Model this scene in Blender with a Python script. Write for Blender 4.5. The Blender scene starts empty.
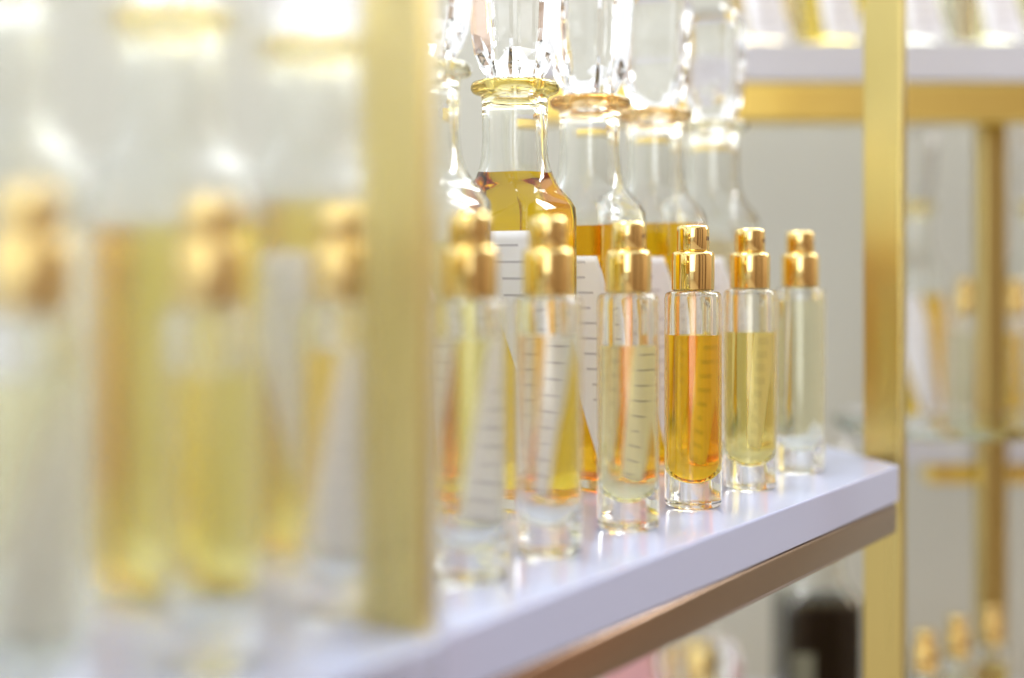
import bpy, bmesh, math, random
from mathutils import Vector
random.seed(4)
S = bpy.context.scene
COL = S.collection

# ---------------------------------------------------------------- camera frame (used to lay the shop fixtures out)
F_PX = 1422.0
HY = 266.0                       # horizon row in the photograph
CAM_H = 0.092
TH = math.atan((1430 - 512) / F_PX)
FW = Vector((math.cos(TH), math.sin(TH), 0))
RT = Vector((math.sin(TH), -math.cos(TH), 0))
P_ROW = 0.238                    # y of the atomizer row
P_DEC = 0.2975                   # y of the decanter row
RZ_BACK = math.atan2(RT.y, RT.x)

def on_row(px, p):
    t = (px - 512) / F_PX
    k = p / (FW.y + t * RT.y)
    return k * (FW.x + t * RT.x)

def back(px, depth, z=0.0):
    t = (px - 512) / F_PX
    v = FW * depth + RT * (depth * t)
    return Vector((v.x, v.y, z))

# ---------------------------------------------------------------- materials
def lin(c):
    return tuple(((v / 255) / 12.92 if v / 255 <= 0.04045 else ((v / 255 + 0.055) / 1.055) ** 2.4) for v in c)

def new_mat(name):
    m = bpy.data.materials.new(name); m.use_nodes = True
    nt = m.node_tree; nt.nodes.clear()
    out = nt.nodes.new('ShaderNodeOutputMaterial')
    return m, nt, out

def principled(name, col, rough=0.5, metal=0.0, coat=0.0, noise=None, spec=0.5):
    m, nt, out = new_mat(name)
    b = nt.nodes.new('ShaderNodeBsdfPrincipled')
    b.inputs['Base Color'].default_value = (*col, 1)
    b.inputs['Roughness'].default_value = rough
    b.inputs['Metallic'].default_value = metal
    b.inputs['Coat Weight'].default_value = coat
    b.inputs['Coat Roughness'].default_value = 0.06
    b.inputs['Specular IOR Level'].default_value = spec
    if noise:
        scale, stretch, amt, ramt = noise
        tc = nt.nodes.new('ShaderNodeTexCoord'); mp = nt.nodes.new('ShaderNodeMapping')
        mp.inputs['Scale'].default_value = stretch
        nz = nt.nodes.new('ShaderNodeTexNoise'); nz.inputs['Scale'].default_value = scale
        nt.links.new(tc.outputs['Object'], mp.inputs['Vector']); nt.links.new(mp.outputs['Vector'], nz.inputs['Vector'])
        mx = nt.nodes.new('ShaderNodeMix'); mx.data_type = 'RGBA'
        mx.inputs[6].default_value = (*[c * (1 - amt) for c in col], 1)
        mx.inputs[7].default_value = (*[min(1, c * (1 + amt)) for c in col], 1)
        nt.links.new(nz.outputs['Fac'], mx.inputs[0]); nt.links.new(mx.outputs[2], b.inputs['Base Color'])
        mr = nt.nodes.new('ShaderNodeMapRange')
        mr.inputs['To Min'].default_value = max(0, rough - ramt); mr.inputs['To Max'].default_value = rough + ramt
        nt.links.new(nz.outputs['Fac'], mr.inputs['Value']); nt.links.new(mr.outputs['Result'], b.inputs['Roughness'])
    nt.links.new(b.outputs['BSDF'], out.inputs['Surface'])
    return m

def glass(name, col=(0.98, 0.985, 0.975), ior=1.47, rough=0.0):
    m, nt, out = new_mat(name)
    g = nt.nodes.new('ShaderNodeBsdfGlass')
    g.inputs['Color'].default_value = (*col, 1); g.inputs['IOR'].default_value = ior; g.inputs['Roughness'].default_value = rough
    nt.links.new(g.outputs['BSDF'], out.inputs['Surface'])
    return m

M_DOOR = glass('hazy_door_glass', (0.985, 0.99, 0.99), 1.25, 0.19)
N_GL, N_LQ = 1.57, 1.34
M_GLASS = glass('clear_glass', ior=N_GL)
M_CRYSTAL = glass('cut_crystal', (0.985, 0.985, 0.98), ior=1.5)
M_SHEET = glass('sheet_glass', (0.93, 0.96, 0.94), ior=1.45)
def liquid_mats(key, col):
    top = tuple(c ** 0.5 for c in col)
    return [glass('perfume_' + key, col, N_LQ / N_GL), glass('perfume_surface_' + key, top, N_LQ)]
LIQ = {k: liquid_mats(k, c) for k, c in {
    'amber': (0.99, 0.77, 0.16), 'straw': (0.96, 0.89, 0.52), 'pale': (0.97, 0.96, 0.85),
    'lemon': (0.965, 0.94, 0.72), 'clear': (0.98, 0.975, 0.93), 'honey': (0.985, 0.82, 0.12),
    'orange': (0.98, 0.72, 0.16), 'tangerine': (0.985, 0.77, 0.13), 'peach': (0.965, 0.91, 0.78),
    'gold': (0.96, 0.87, 0.40), 'dark': (0.12, 0.10, 0.05), 'yellow': (0.965, 0.90, 0.48)}.items()}

M_POST = principled('satin_gold_post', lin((204, 186, 118)), 0.28, 1.0, noise=(60, (1, 1, 0.05), 0.03, 0.04))
M_BACKRAIL = principled('bright_brass_rail', lin((236, 212, 122)), 0.32, 1.0, noise=(60, (0.05, 1, 1), 0.03, 0.04))
M_RAIL = principled('bronze_rail', lin((154, 130, 110)), 0.24, 1.0, noise=(60, (0.05, 1, 1), 0.04, 0.05))
M_CAP = principled('polished_gold', lin((242, 216, 146)), 0.07, 1.0)
M_SHELF = principled('white_gloss_lacquer', lin((186, 194, 226)), 0.12, 0.0, coat=0.4, noise=(8, (1, 1, 1), 0.01, 0.02))
M_BOARD = principled('white_satin_board', lin((198, 199, 206)), 0.3, 0.0, noise=(8, (1, 1, 1), 0.01, 0.02))
M_WALL = principled('painted_wall', lin((191, 192, 181)), 0.85, noise=(14, (1, 1, 1), 0.012, 0.02))
M_FLOOR = principled('stone_floor', lin((176, 158, 140)), 0.45, noise=(5, (1, 1, 1), 0.06, 0.05))
M_WOOD = principled('tan_panelling', lin((164, 138, 116)), 0.5, noise=(6, (1, 1, 0.1), 0.15, 0.05))
M_CAPSTRIP = principled('cap_reflection_brown', lin((98, 70, 52)), 0.45, noise=(6, (1, 1, 0.1), 0.15, 0.05))  # brown of the unseen strips added for the caps to mirror
M_TUBE = glass('dip_tube_plastic', (0.97, 0.97, 0.97), 1.3, 0.1)
M_PINK = principled('pink_card', lin((222, 168, 170)), 0.6)
M_GREY = principled('grey_paper', lin((116, 116, 96)), 0.7)

def lip_light_paint(key, col):  # perfume-coloured light carried through the glass, put into the lip colour
    return glass('painted_lip_light_' + key, col, 1.42, 0.10)
RING = {'yellow': lip_light_paint('yellow', (0.985, 0.93, 0.66)), 'orange': lip_light_paint('orange', (0.985, 0.86, 0.64)),
        'peach': lip_light_paint('peach', (0.985, 0.89, 0.72)), 'pale': lip_light_paint('pale', (0.98, 0.97, 0.90))}

def label_mat(name, pitch, half, slant, thin=0.15, paper=(250, 250, 253), ink=(120, 118, 122)):
    """white paper with a column of small ink dashes too blurred in the photograph to read"""
    m, nt, out = new_mat(name)
    N = nt.nodes.new; L = nt.links.new
    tc = N('ShaderNodeTexCoord'); sp = N('ShaderNodeSeparateXYZ'); L(tc.outputs['UV'], sp.inputs[0])
    def mth(op, a, b=None, c=None):
        n = N('ShaderNodeMath'); n.operation = op
        for i, v in enumerate((a, b, c)):
            if v is None: continue
            if hasattr(v, 'is_linked'): L(v, n.inputs[i])
            else: n.inputs[i].default_value = v
        return n.outputs[0]
    zz = mth('ADD', sp.outputs['Y'], mth('MULTIPLY', sp.outputs['X'], slant))
    zz = mth('DIVIDE', zz, pitch)
    fr = mth('FRACT', zz)
    line = mth('LESS_THAN', fr, 0.14)
    wn = N('ShaderNodeTexWhiteNoise'); wn.noise_dimensions = '1D'
    L(mth('FLOOR', zz), wn.inputs['W'])
    w = mth('MULTIPLY', mth('ADD', mth('MULTIPLY', wn.outputs['Value'], 0.6), 0.4), half)
    inside = mth('LESS_THAN', mth('ABSOLUTE', sp.outputs['X']), w)
    fac = mth('MULTIPLY', line, inside)
    mx = N('ShaderNodeMix'); mx.data_type = 'RGBA'
    mx.inputs[6].default_value = (*lin(paper), 1); mx.inputs[7].default_value = (*lin(ink), 1)
    L(fac, mx.inputs[0])
    b = N('ShaderNodeBsdfPrincipled'); b.inputs['Roughness'].default_value = 0.6
    tr = N('ShaderNodeBsdfTranslucent'); sh = N('ShaderNodeMixShader'); sh.inputs[0].default_value = thin   # thin paper lets light through
    L(mx.outputs[2], b.inputs['Base Color']); L(mx.outputs[2], tr.inputs['Color'])
    L(b.outputs[0], sh.inputs[1]); L(tr.outputs[0], sh.inputs[2]); L(sh.outputs[0], out.inputs[0])
    return m
M_DLABEL = label_mat('decanter_label_paper', 0.0062, 0.0085, 0.0, ink=(198, 196, 202))

# ---------------------------------------------------------------- mesh helpers
def rsq(z, h, cr, nc=8, mid=None):
    """rounded-square ring; cr close to h makes a circle"""
    cr = min(cr, h * 0.97); pts = []
    for q in range(4):
        cx, cy = [(1, 1), (-1, 1), (-1, -1), (1, -1)][q]
        for i in range(nc + 1):
            a = math.pi / 2 * (q + i / nc)
            pts.append((cx * (h - cr) + cr * math.cos(a), cy * (h - cr) + cr * math.sin(a), z))
        if mid is not None:
            a = math.pi / 2 * (q + 1)
            pts.append((mid * math.cos(a), mid * math.sin(a), z))
    return pts

def circ(z, r, n=40):
    return [(r * math.cos(2 * math.pi * i / n), r * math.sin(2 * math.pi * i / n), z) for i in range(n)]

def loft(bm, rings, cap0=True, cap1=True, flip=False, mi=0, mi_top=None, smooth=True, tri=False):
    V = [[bm.verts.new(p) for p in r] for r in rings]
    n = len(rings[0])
    def face(vs, k, s):
        f = bm.faces.new(vs[::-1] if flip else vs); f.material_index = k; f.smooth = s
    for a, b in zip(V, V[1:]):
        for i in range(n):
            j = (i + 1) % n
            if tri:
                face([a[i], a[j], b[j]], mi, smooth); face([a[i], b[j], b[i]], mi, smooth)
            else:
                face([a[i], a[j], b[j], b[i]], mi, smooth)
    if cap0: face(V[0][::-1], mi, False)
    if cap1: face(V[-1], mi if mi_top is None else mi_top, False)
    return V

def bridge(bm, A, B, mi=0, flip=False):
    n = len(A)
    for i in range(n):
        j = (i + 1) % n
        vs = [A[i], A[j], B[j], B[i]]
        f = bm.faces.new(vs[::-1] if flip else vs); f.material_index = mi; f.smooth = True

def obj(name, bm, mats, parent=None, loc=(0, 0, 0), rz=0.0):
    me = bpy.data.meshes.new(name); bm.to_mesh(me); bm.free()
    for m in (mats if isinstance(mats, (list, tuple)) else [mats]): me.materials.append(m)
    o = bpy.data.objects.new(name, me); COL.objects.link(o)
    o.location = loc; o.rotation_euler = (0, 0, rz)
    if parent is not None: o.parent = parent
    return o

def thing(name, label, cat, loc=(0, 0, 0), rz=0.0, group=None):
    o = bpy.data.objects.new(name, None); COL.objects.link(o)
    o.empty_display_size = 0.02
    o.location = loc; o.rotation_euler = (0, 0, rz)
    o['label'] = label; o['category'] = cat
    if group: o['group'] = group
    return o

def box(bm, x0, x1, y0, y1, z0, z1, bev=0.0, seg=3):
    r = bmesh.ops.create_cube(bm, size=1.0)
    for v in r['verts']:
        v.co = ((x0 + x1) / 2 + v.co.x * (x1 - x0), (y0 + y1) / 2 + v.co.y * (y1 - y0), (z0 + z1) / 2 + v.co.z * (z1 - z0))
    if bev:
        es = list({e for v in r['verts'] for e in v.link_edges})
        bmesh.ops.bevel(bm, geom=es, offset=bev, segments=seg, profile=0.5, affect='EDGES', clamp_overlap=True)
    return bm

def prism(bm, pts, z0, z1, bev=0.0):
    b = [bm.verts.new((x, y, z0)) for x, y in pts]; t = [bm.verts.new((x, y, z1)) for x, y in pts]
    bm.faces.new(b[::-1]); bm.faces.new(t)
    n = len(pts)
    for i in range(n): bm.faces.new([b[i], b[(i + 1) % n], t[(i + 1) % n], t[i]])
    if bev:
        bmesh.ops.bevel(bm, geom=list(bm.edges), offset=bev, segments=2, profile=0.5, affect='EDGES', clamp_overlap=True)

def structure(o):
    o['kind'] = 'structure'; return o

# interpolate a list of profile tuples (z first) at level L
def split(prof, L):
    lo = [p for p in prof if p[0] < L - 1e-5]; hi = [p for p in prof if p[0] > L + 1e-5]
    a, b = lo[-1], hi[0]; t = (L - a[0]) / (b[0] - a[0])
    at = lambda q: tuple(a[i] + (b[i] - a[i]) * q for i in range(len(a)))
    m = at(t); e = 0.0002 / (b[0] - a[0])          # support rings keep the walls straight where they meet the surface
    return lo + ([at(t - e), at(t - e / 4)] if t > e else []) + [m], [m] + ([at(t + e)] if t + e < 1 else []) + hi

# ---------------------------------------------------------------- atomizer (square glass vial with a gold pump)
A_H = 0.0822
def make_atomizer(label, liq, level, loc, rz=0.0, group='gold capped perfume atomizers in a row'):
    t = thing('perfume_atomizer', label, 'perfume bottle', loc, rz, group)
    R = 0.0109
    outer = [(0.0, R - 0.0016), (0.0003, R - 0.0006), (0.0010, R - 0.0001), (0.002, R), (0.02, R), (0.05, R), (0.076, R), (0.0795, R),
             (0.0810, R - 0.0003), (0.0818, R - 0.0010), (A_H, R - 0.0022), (A_H, 0.0070)]
    rc = 0.0074; cz = 0.0090
    inner = [(cz + rc * (1 - math.cos(math.pi / 2 * i / 10)), rc * math.sin(math.pi / 2 * i / 10)) for i in range(1, 11)]
    inner += [(0.022, rc), (0.035, rc), (0.05, rc), (0.065, rc), (0.074, rc), (0.0792, rc * 0.99), (0.0806, rc * 0.93), (0.0813, rc * 0.8), (0.0815, rc * 0.5)]
    wet, dry = split(inner, level)
    bm = bmesh.new()
    loft(bm, [circ(z, r, 64) for z, r in outer])
    loft(bm, [circ(z, r, 64) for z, r in dry], cap0=False, cap1=True, flip=True)
    obj('glass_body', bm, M_GLASS, t)
    bm = bmesh.new()
    loft(bm, [circ(z, r, 64) for z, r in wet], mi=0, mi_top=1)
    obj('liquid', bm, LIQ[liq], t)
    # pump: wide collar and narrower spray button
    prof = [(A_H + 0.0001, 0.0070), (A_H + 0.0003, 0.0079), (A_H + 0.0009, 0.0082), (0.0958, 0.0082), (0.0968, 0.0080), (0.0973, 0.0074), (0.0974, 0.0063)]
    bm = bmesh.new(); loft(bm, [circ(z, r, 48) for z, r in prof]); cap = obj('pump_collar', bm, M_CAP, t)
    prof = [(0.09745, 0.0058), (0.0979, 0.0062), (0.1058, 0.0062), (0.1068, 0.0060), (0.1073, 0.0055), (0.1075, 0.0046)]
    bm = bmesh.new(); loft(bm, [circ(z, r, 48) for z, r in prof]); obj('spray_button', bm, M_CAP, t)
    bm = bmesh.new()
    box(bm, -0.0008, 0.0008, -0.0064, -0.0061, 0.1016, 0.1032)
    obj('nozzle', bm, M_RAIL, t)
    return t

def outline(sv, h, cr):
    # point on the rounded-square outline, sv metres along it from the middle of the left/front corner (negative = left face)
    q = math.pi / 4 * cr
    if sv < -q: return (-h, -h + cr + (-q - sv))
    if sv > q: return (-h + cr + (sv - q), -h)
    a = math.pi * 1.25 + sv / cr
    return (-h + cr + cr * math.cos(a), -h + cr + cr * math.sin(a))

def wrap_label(t, h, cr, wide=0.0150, top=0.106, bottom=0.004, s0=-0.0075, slope=0.36):
    # a long paper label pasted askew, running down from the left face round the corner to the front face
    bm = bmesh.new(); uv = bm.loops.layers.uv.new('UVMap')
    n, m = 14, 30; G = {}
    for k, off in enumerate((0.00012, 0.00022)):
        for j in range(m + 1):
            z = bottom + (top - bottom) * j / m
            for i in range(n + 1):
                u = wide * (i / n - 0.5)
                x, y = outline(s0 + (top - z) * slope + u, h + off, cr + off)
                G[k, j, i] = (bm.verts.new((x, y, z)), (u, z))
    def quad(ks):
        f = bm.faces.new([G[k][0] for k in ks]); f.smooth = True
        for l, k in zip(f.loops, ks): l[uv].uv = G[k][1]
    for j in range(m):
        for i in range(n):
            quad([(1, j, i), (1, j, i + 1), (1, j + 1, i + 1), (1, j + 1, i)])
            quad([(0, j, i), (0, j + 1, i), (0, j + 1, i + 1), (0, j, i + 1)])
    for j in range(m):
        for i in (0, n): quad([(0, j, i), (1, j, i), (1, j + 1, i), (0, j + 1, i)])
    for i in range(n):
        for j in (0, m): quad([(0, j, i), (0, j, i + 1), (1, j, i + 1), (1, j, i)])
    bmesh.ops.recalc_face_normals(bm, faces=list(bm.faces))
    return obj('label', bm, M_DLABEL, t)

# ---------------------------------------------------------------- decanter (square stoppered bottle)
D_H = 0.158
def make_decanter(label, liq, level, ring, loc, rz=0.0, group='stoppered glass decanters on the shelf', paper=True, stopper=True, turn=0.0, shift=-0.0185, ltop=0.096):
    t = thing('perfume_decanter', label, 'decanter', loc, rz, group)
    h = 0.0185
    outer = [(0.0, h - 0.002, 0.003), (0.0006, h - 0.0007, 0.0035), (0.002, h, 0.004), (0.006, h, 0.004), (0.03, h, 0.004), (0.07, h, 0.004),
             (0.100, h, 0.004), (0.110, h, 0.004), (0.1145, h - 0.0002, 0.0042), (0.1178, h - 0.0012, 0.0055), (0.1203, 0.0160, 0.0075), (0.1228, 0.0148, 0.0090),
             (0.1260, 0.0139, 0.0105), (0.1300, 0.0132, 0.0115), (0.1345, 0.0128, 0.012), (0.140, 0.0126, 0.0123), (0.148, 0.0126, 0.0124), (0.1545, 0.0127, 0.0125), (0.1568, 0.0129, 0.0127), (0.1578, 0.0136, 0.0135), (0.1582, 0.0150, 0.0149), (0.1588, 0.0163, 0.0162), (0.1600, 0.0170, 0.0169), (0.1615, 0.0170, 0.0169), (0.1626, 0.0163, 0.0162), (0.1631, 0.0150, 0.0149), (0.1632, 0.0090, 0.0089)]
    g = 0.0022
    inner = [(0.0042, 0.009, 0.004), (0.0045, h - 0.0045, 0.003), (0.0060, h - g - 0.0004, 0.003), (0.0080, h - g, 0.003), (0.03, h - g, 0.003), (0.07, h - g, 0.003),
             (0.100, h - g, 0.003), (0.110, h - g, 0.003), (0.1145, h - g - 0.0006, 0.0035), (0.1178, h - g - 0.002, 0.005), (0.1203, 0.0134, 0.007), (0.1228, 0.0123, 0.0085),
             (0.1260, 0.0115, 0.0095), (0.1300, 0.0108, 0.0100), (0.1345, 0.0105, 0.0102), (0.140, 0.0104, 0.0102), (0.148, 0.0104, 0.0102), (0.1535, 0.0102, 0.0100), (0.157, 0.0094, 0.0092), (0.160, 0.0084, 0.0083), (0.1632, 0.0080, 0.0079)]
    wet, dry = split(inner, level)
    bm = bmesh.new()
    A = loft(bm, [rsq(*p) for p in outer], cap1=False)
    B = loft(bm, [rsq(*p) for p in dry], cap0=False, cap1=False, flip=True)
    bridge(bm, A[-1], B[-1])
    for f in bm.faces:
        if f.calc_center_median().z > 0.1575: f.material_index = 1   # lip coloured for light guided up from the perfume
    obj('glass_body', bm, [M_GLASS, RING[ring]], t)
    bm = bmesh.new()
    loft(bm, [rsq(*p) for p in wet], mi=0, mi_top=1)
    obj('liquid', bm, LIQ[liq], t)
    if stopper:
        z0 = D_H + 0.0054
        rings = [(0.0, 0.0092, 0.006, 0.0092), (0.0012, 0.0094, 0.005, 0.0094), (0.0055, 0.0108, 0.0035, 0.0108), (0.011, 0.0122, 0.003, 0.0116), (0.019, 0.0131, 0.003, 0.0131),
                 (0.034, 0.0138, 0.0032, 0.0138), (0.044, 0.0148, 0.0036, 0.0148), (0.0495, 0.0146, 0.004, 0.0146), (0.053, 0.0134, 0.005, 0.0134), (0.0545, 0.0112, 0.005, 0.0112)]
        bm = bmesh.new()
        loft(bm, [rsq(z0 + z, hh, cr, 3, mid=m) for z, hh, cr, m in rings], smooth=False, tri=True)
        st = obj('crystal_stopper', bm, M_CRYSTAL, t); st.rotation_euler = (0, 0, turn)
    if paper: wrap_label(t, h, 0.004, s0=shift, top=ltop, wide=0.0240 if ltop > 0.1 else 0.0290)
    return t

# ---------------------------------------------------------------- the row of atomizers
ROW = [(25, 'pale', 0.070, 'blurred clear atomizer with gold pump, first of the row, farthest from the focus'),
       (205, 'clear', 0.068, 'blurred gold capped atomizer of pale perfume left of the broad gold post'),
       (353, 'clear', 0.070, 'blurred atomizer half hidden behind the left edge of the broad gold post'),
       (470, 'clear', 0.071, 'soft focus atomizer of colourless perfume just right of the broad gold post'),
       (548, 'clear', 0.070, 'slightly blurred colourless atomizer with white strip, second right of the broad gold post'),
       (628, 'lemon', 0.0640, 'sharp pale lemon atomizer with white printed strip, beside the deep amber one'),
       (693, 'amber', 0.0655, 'sharp atomizer of deep amber perfume with gold pump on the shelf edge'),
       (750, 'straw', 0.0645, 'atomizer of straw yellow perfume just right of the deep amber one'),
       (800, 'pale', 0.0765, 'full pale atomizer at the far end of the row near the right gold post')]
for px, liq, lev, lab in ROW:
    make_atomizer(lab, liq, lev, (on_row(px, P_ROW), P_ROW + (0.006 if px == 353 else 0.0), 0.0001), 0.0)

DEC = [(-13, 'clear', 0.100, 'pale', 'very blurred pale decanter at the left end of the row'),
       (169, 'yellow', 0.103, 'yellow', 'blurred decanter of dull yellow perfume behind the pale atomizer left of the post'),
       (310, 'gold', 0.112, 'yellow', 'blurred decanter of yellow perfume just left of the broad gold post'),
       (423, 'lemon', 0.100, 'pale', 'decanter partly hidden behind the broad gold post'),
       (515, 'honey', 0.1275, 'yellow', 'crystal stoppered decanter of honey yellow perfume with yellow light painted into its lip'),
       (590, 'orange', 0.1085, 'orange', 'decanter of deep orange perfume with orange light painted into its lip'),
       (655, 'tangerine', 0.111, 'peach', 'decanter of tangerine perfume with peach light painted into its lip behind the deep amber atomizer'),
       (713, 'peach', 0.104, 'pale', 'decanter of pale peach perfume with whitish light painted into its lip, last of the row')]
for px, liq, lev, ring, lab in DEC:
    make_decanter(lab, liq, lev, ring, (on_row(px, P_DEC), P_DEC, 0.0001), 0.0, paper=(px != 169), turn=random.uniform(-0.25, 0.25), shift=-0.0120 if px == 515 else -0.0185, ltop=0.105 if px == 515 else 0.096)

# ---------------------------------------------------------------- front display unit
FLOOR_Z = -0.95
unit = thing('display_shelf_unit', 'white lacquered display shelf with brass edge rail and slim gold posts, carrying the bottle row', 'shelf unit')
Y0, Y1 = 0.2057, 0.350
SEAM = on_row(432, Y0)
XE = on_row(899, Y0)
TH_B, TH_R = 0.0165, 0.0150
def shelf_board(x0, x1, mitre):
    e = (Y1 - Y0) * mitre
    bm = bmesh.new(); prism(bm, [(x0, Y0), (x1, Y0), (x1 + e, Y1), (x0, Y1)], -TH_B, 0.0, 0.0006)
    b = obj('shelf_board', bm, M_SHELF, unit)
    bm = bmesh.new(); box(bm, x0, x1, Y0 + 0.0004, Y0 + 0.012, -TH_B - TH_R, -TH_B - 0.0001, 0.0028, 4)
    for f in bm.faces: f.smooth = True
    obj('edge_rail', bm, M_RAIL, b)
shelf_board(-0.30, SEAM - 0.0006, 0)
shelf_board(SEAM + 0.0006, XE, 0.95)
PY0, PY1 = 0.2125, 0.2315
def post(px, w=0.007):
    x = on_row(px, (PY0 + PY1) / 2)
    bm = bmesh.new(); box(bm, x - w / 2, x + w / 2, PY0, PY1, FLOOR_Z, 0.75, 0.0009, 3)
    obj('post', bm, M_POST, unit)
post(394, 0.0085); post(885, 0.0085)
bm = bmesh.new(); box(bm, -0.22, -0.213, PY0, PY1, FLOOR_Z, 0.75, 0.0009, 3); obj('post', bm, M_POST, unit)

dr = thing('glass_door', 'hazy upright glass door pane in front of the left bay, its edge beside the broad gold post', 'glass door', (0, 0, FLOOR_Z))
bm = bmesh.new(); box(bm, -0.30, on_row(434, Y0 - 0.006), Y0 - 0.0085, Y0 - 0.0035, 0.0, 0.75 - FLOOR_Z, 0.0008, 2); obj('glass_pane', bm, M_DOOR, dr)

# ---------------------------------------------------------------- unit behind (turned to face the camera)
O = back(512, 0)  # camera foot
bu = thing('back_display_unit', 'blurred wall shelving of white boards and gold rails behind the bottle row', 'shelf unit', (0, 0, 0), RZ_BACK)
def U(px, d): return (px - 512) / F_PX * d
def zrow(y, d): return CAM_H + (HY - y) * d / F_PX
d0 = 0.90
ZU = zrow(42, d0)
bm = bmesh.new(); box(bm, U(522, d0), U(1300, d0), d0, d0 + 0.20, zrow(81, d0), ZU, 0.0008); b = obj('shelf_board', bm, M_BOARD, bu)
bm = bmesh.new(); box(bm, U(522, d0), U(1300, d0), d0 + 0.001, d0 + 0.030, zrow(121, d0), zrow(81, d0) - 0.0001, 0.003); obj('edge_rail', bm, M_BACKRAIL, b)
bm = bmesh.new(); box(bm, U(982, 0.95), U(1008, 0.95), 0.95, 0.968, FLOOR_Z, zrow(81, d0) - 0.0001, 0.0015); obj('post', bm, M_POST, bu)
bm = bmesh.new(); box(bm, U(1007, d0) + 0.30, U(1007, d0) + 0.32, 0.95, 0.968, FLOOR_Z, zrow(81, d0) - 0.0001, 0.0015); obj('post', bm, M_POST, bu)
ZL = -0.236
bm = bmesh.new(); box(bm, U(560, d0), U(1300, d0), 0.82, d0 + 0.22, ZL - 0.024, ZL, 0.0008); b = obj('shelf_board', bm, M_BOARD, bu)
bm = bmesh.new(); box(bm, U(560, d0), U(1300, d0), 0.821, 0.85, ZL - 0.05, ZL - 0.0241, 0.003); obj('edge_rail', bm, M_BACKRAIL, b)
d1 = 0.975
ZM = zrow(436, d1)
bm = bmesh.new(); box(bm, U(904, d1), U(1300, d1), d1, d1 + 0.17, zrow(464, d1), ZM, 0.0008); b = obj('shelf_board', bm, M_BOARD, bu)
bm = bmesh.new(); box(bm, U(930, d1), U(1300, d1), d1 + 0.001, d1 + 0.02, zrow(485, d1), zrow(464, d1) - 0.0001, 0.002); obj('edge_rail', bm, M_BACKRAIL, b)

# bottles on the unit behind
for px, liq, lev, ring, lab in [(765, 'peach', 0.10, 'pale', 'decanter base of beige perfume on the high shelf, left of the slim gold post'),
                                (838, 'yellow', 0.11, 'yellow', 'decanter of yellow perfume on the high shelf touching the slim gold post'),
                                (918, 'clear', 0.10, 'pale', 'clear decanter on the high shelf just right of the slim gold post'),
                                (996, 'pale', 0.10, 'pale', 'pale decanter on the high shelf at the top right corner')]:
    p = back(px, 0.935, ZU + 0.0001); make_decanter(lab, liq, lev, ring, p, RZ_BACK + 0.3, 'decanters on the high shelf behind', stopper=True)
for px, d, liq, lev, ring, lab in [(912, 1.06, 'honey', 0.095, 'yellow', 'blurred decanter of honey perfume between the two right-hand gold posts'),
                                   (1040, 1.06, 'honey', 0.09, 'yellow', 'blurred decanter of honey perfume cut by the right edge')]:
    p = back(px, d, ZM + 0.0001); make_decanter(lab, liq, lev, ring, p, RZ_BACK + 0.9, 'decanters on the middle shelf behind')
for px, d, lab in [(966, 1.005, 'blurred atomizer with gold pump tucked beside the rear gold post'),
                   (1016, 1.005, 'blurred atomizer with gold pump right of the rear gold post')]:
    p = back(px, d, ZM + 0.0001); make_atomizer(lab, 'pale', 0.07, p, RZ_BACK + 0.4, 'atomizers on the middle shelf behind')
for px, d, lab in [(925, 0.862, 'lowest gold capped atomizer at bottom right, nearest the slim gold post'),
                   (957, 0.896, 'middle gold capped atomizer of the three at bottom right'),
                   (991, 0.925, 'gold capped atomizer at bottom right standing before the rear gold post')]:
    p = back(px, d, ZL + 0.0001); make_atomizer(lab, 'pale', 0.07, p, RZ_BACK + 0.9, 'atomizers on the low shelf behind')
dk = make_decanter('decanter of nearly black perfume under the white shelf beside the slim gold post', 'dark', 0.112, 'pale', back(816, 0.92, ZL + 0.0001), RZ_BACK + 0.08, 'decanters on the low shelf behind', paper=False)
bm = bmesh.new(); box(bm, -0.0172, -0.0065, -0.0190, -0.0188, 0.04, 0.084); obj('label', bm, M_GREY, dk); dk.scale = (1.3, 1.3, 1.0)

# squat flacon with a crystal stopper round a gold core
fl = thing('perfume_flacon', 'squat clear flacon with thick glass stopper around a gold core, low under the white shelf', 'perfume bottle', back(697, 0.93, ZL + 0.0001), RZ_BACK + 0.2)
bm = bmesh.new()
loft(bm, [rsq(*p) for p in [(0, 0.020, 0.004), (0.0012, 0.022, 0.005), (0.02, 0.024, 0.005), (0.040, 0.024, 0.006), (0.045, 0.021, 0.008), (0.048, 0.012, 0.010), (0.052, 0.010, 0.0098)]])
obj('glass_body', bm, M_GLASS, fl)
bm = bmesh.new()
loft(bm, [rsq(z, h, c, 3, mid=m) for z, h, c, m in [(0.0523, 0.017, 0.004, 0.017), (0.056, 0.0225, 0.004, 0.021), (0.070, 0.0245, 0.005, 0.0235), (0.081, 0.0235, 0.006, 0.0235), (0.085, 0.020, 0.007, 0.020)]], smooth=False, tri=True)
st = obj('crystal_stopper', bm, M_CRYSTAL, fl)
bm = bmesh.new()
loft(bm, [circ(z, r) for z, r in [(0.058, 0.008), (0.0585, 0.0105), (0.075, 0.0115), (0.0765, 0.010), (0.0768, 0.006)]])
obj('gold_core', bm, M_CAP, st)
# pink carton
pk = thing('perfume_carton', 'small pink perfume carton half hidden under the white shelf', 'box', back(632, 0.99, ZL + 0.0001), RZ_BACK + 0.15)
bm = bmesh.new(); box(bm, -0.022, 0.022, -0.015, 0.015, 0, 0.066, 0.0008); obj('carton_body', bm, M_PINK, pk)
bm = bmesh.new(); box(bm, -0.0222, 0.0222, -0.0152, 0.0152, 0.0665, 0.084, 0.0008); obj('carton_lid', bm, M_PINK, pk)

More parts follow.
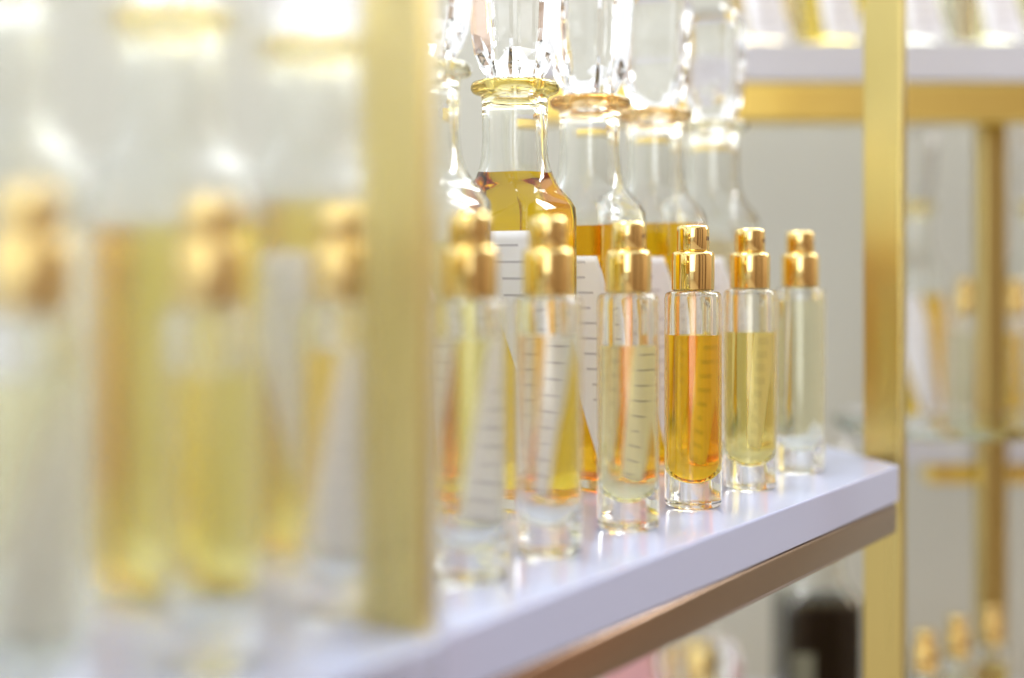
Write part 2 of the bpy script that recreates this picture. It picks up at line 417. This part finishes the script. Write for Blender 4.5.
# clear corner shelf at the level of the white board
gs = thing('glass_corner_shelf', 'clear glass corner shelf level with the white board, right of the bottle row', 'shelf', (0, 0, 0), RZ_BACK)
pts = []
x0, x1, ya, yb, r = U(842, 0.86), U(1250, 0.80), 0.795, 0.885, 0.03
pts += [(x1, yb), (x0, yb)]
for i in range(7):
    a = math.pi + math.pi / 2 * i / 6
    pts.append((x0 + r + r * math.cos(a), ya + r + r * math.sin(a)))
pts += [(x1, ya)]
bm = bmesh.new(); prism(bm, pts, -0.006, -0.0001, 0.0006); obj('glass_sheet', bm, M_SHEET, gs)

# ---------------------------------------------------------------- room
def plane_box(name, mat, x0, x1, y0, y1, z0, z1, rz=0.0):
    bm = bmesh.new(); box(bm, x0, x1, y0, y1, z0, z1)
    return structure(obj(name, bm, mat, None, (0, 0, 0), rz))
plane_box('floor', M_FLOOR, -3, 4, -3, 3, FLOOR_Z - 0.05, FLOOR_Z)
plane_box('wall_back', M_WALL, -2.2, 2.2, 1.28, 1.34, FLOOR_Z, 0.46, RZ_BACK)
plane_box('wall_opposite', M_WOOD, -3, 7, -1.70, -1.62, FLOOR_Z, 1.75)
for k, (xa, xb) in enumerate(((-0.75, -0.35), (0.05, 0.2), (0.6, 0.85))):  # out-of-view dark strips, added to give the gold caps dark reflected bands
    plane_box('cap_reflection_strip_%d' % (k + 1), M_CAPSTRIP, xa, xb, -1.62, -1.57, FLOOR_Z, 1.75)

# ---------------------------------------------------------------- light
w = bpy.data.worlds.new('shop_daylight'); S.world = w; w.use_nodes = True
nt = w.node_tree; bg = nt.nodes['Background']
tc = nt.nodes.new('ShaderNodeTexCoord'); sx = nt.nodes.new('ShaderNodeSeparateXYZ'); cr = nt.nodes.new('ShaderNodeValToRGB'); mr = nt.nodes.new('ShaderNodeMapRange')
mr.inputs['From Min'].default_value = -1; mr.inputs['From Max'].default_value = 1
nt.links.new(tc.outputs['Generated'], sx.inputs[0]); nt.links.new(sx.outputs['Z'], mr.inputs['Value']); nt.links.new(mr.outputs['Result'], cr.inputs['Fac'])
e = cr.color_ramp.elements
e[0].position = 0.35; e[0].color = (0.55, 0.52, 0.50, 1)
e[1].position = 0.6; e[1].color = (0.93, 0.96, 1.0, 1)
nt.links.new(cr.outputs['Color'], bg.inputs['Color']); bg.inputs['Strength'].default_value = 0.85
def area(name, loc, target, sx, sy, power, col=(1, 1, 1)):
    l = bpy.data.lights.new(name, 'AREA'); l.shape = 'RECTANGLE'; l.size = sx; l.size_y = sy; l.energy = power; l.color = col
    o = bpy.data.objects.new(name, l); COL.objects.link(o); o.location = loc
    o.rotation_euler = (Vector(target) - Vector(loc)).to_track_quat('-Z', 'Y').to_euler()
    return o
area('ceiling_panel_light', (2.5, 0.3, 1.68), (2.4, 0.3, 0), 1.8, 1.8, 88, (0.96, 0.98, 1))
area('ceiling_panel_light', (0.45, 0.75, 1.70), (0.4, 0.3, 0), 1.0, 0.4, 16, (0.96, 0.98, 1))
area('window_daylight', (3.4, -1.5, 0.95), (0.6, 0.25, 0.1), 0.3, 1.5, 20, (0.94, 0.97, 1))
area('doorway_daylight', (-2.2, -0.8, 0.8), (0.4, 0.25, 0.05), 2.4, 2.2, 27, (0.95, 0.97, 1))

# ---------------------------------------------------------------- camera
cd = bpy.data.cameras.new('camera'); co = bpy.data.objects.new('camera', cd); COL.objects.link(co)
cd.sensor_width = 36.0; cd.lens = F_PX / 1024 * 36.0
cd.shift_y = -(339 - HY) / 1024
cd.clip_start = 0.005; cd.clip_end = 50
co.location = (0, 0, CAM_H)
co.rotation_euler = FW.to_track_quat('-Z', 'Y').to_euler()
cd.dof.use_dof = True; cd.dof.focus_distance = 0.548; cd.dof.aperture_fstop = 2.8
S.camera = co

S.view_settings.view_transform = 'Standard'; S.view_settings.look = 'None'
S.view_settings.gamma = 1.0; S.view_settings.use_curve_mapping = False
S.view_settings.exposure = 0.62
c = S.cycles
c.use_denoising = True; c.max_bounces = 28; c.transmission_bounces = 26; c.glossy_bounces = 8; c.diffuse_bounces = 4
c.transparent_max_bounces = 16; c.caustics_reflective = True; c.caustics_refractive = True; c.blur_glossy = 0.3; c.sample_clamp_indirect = 6.0
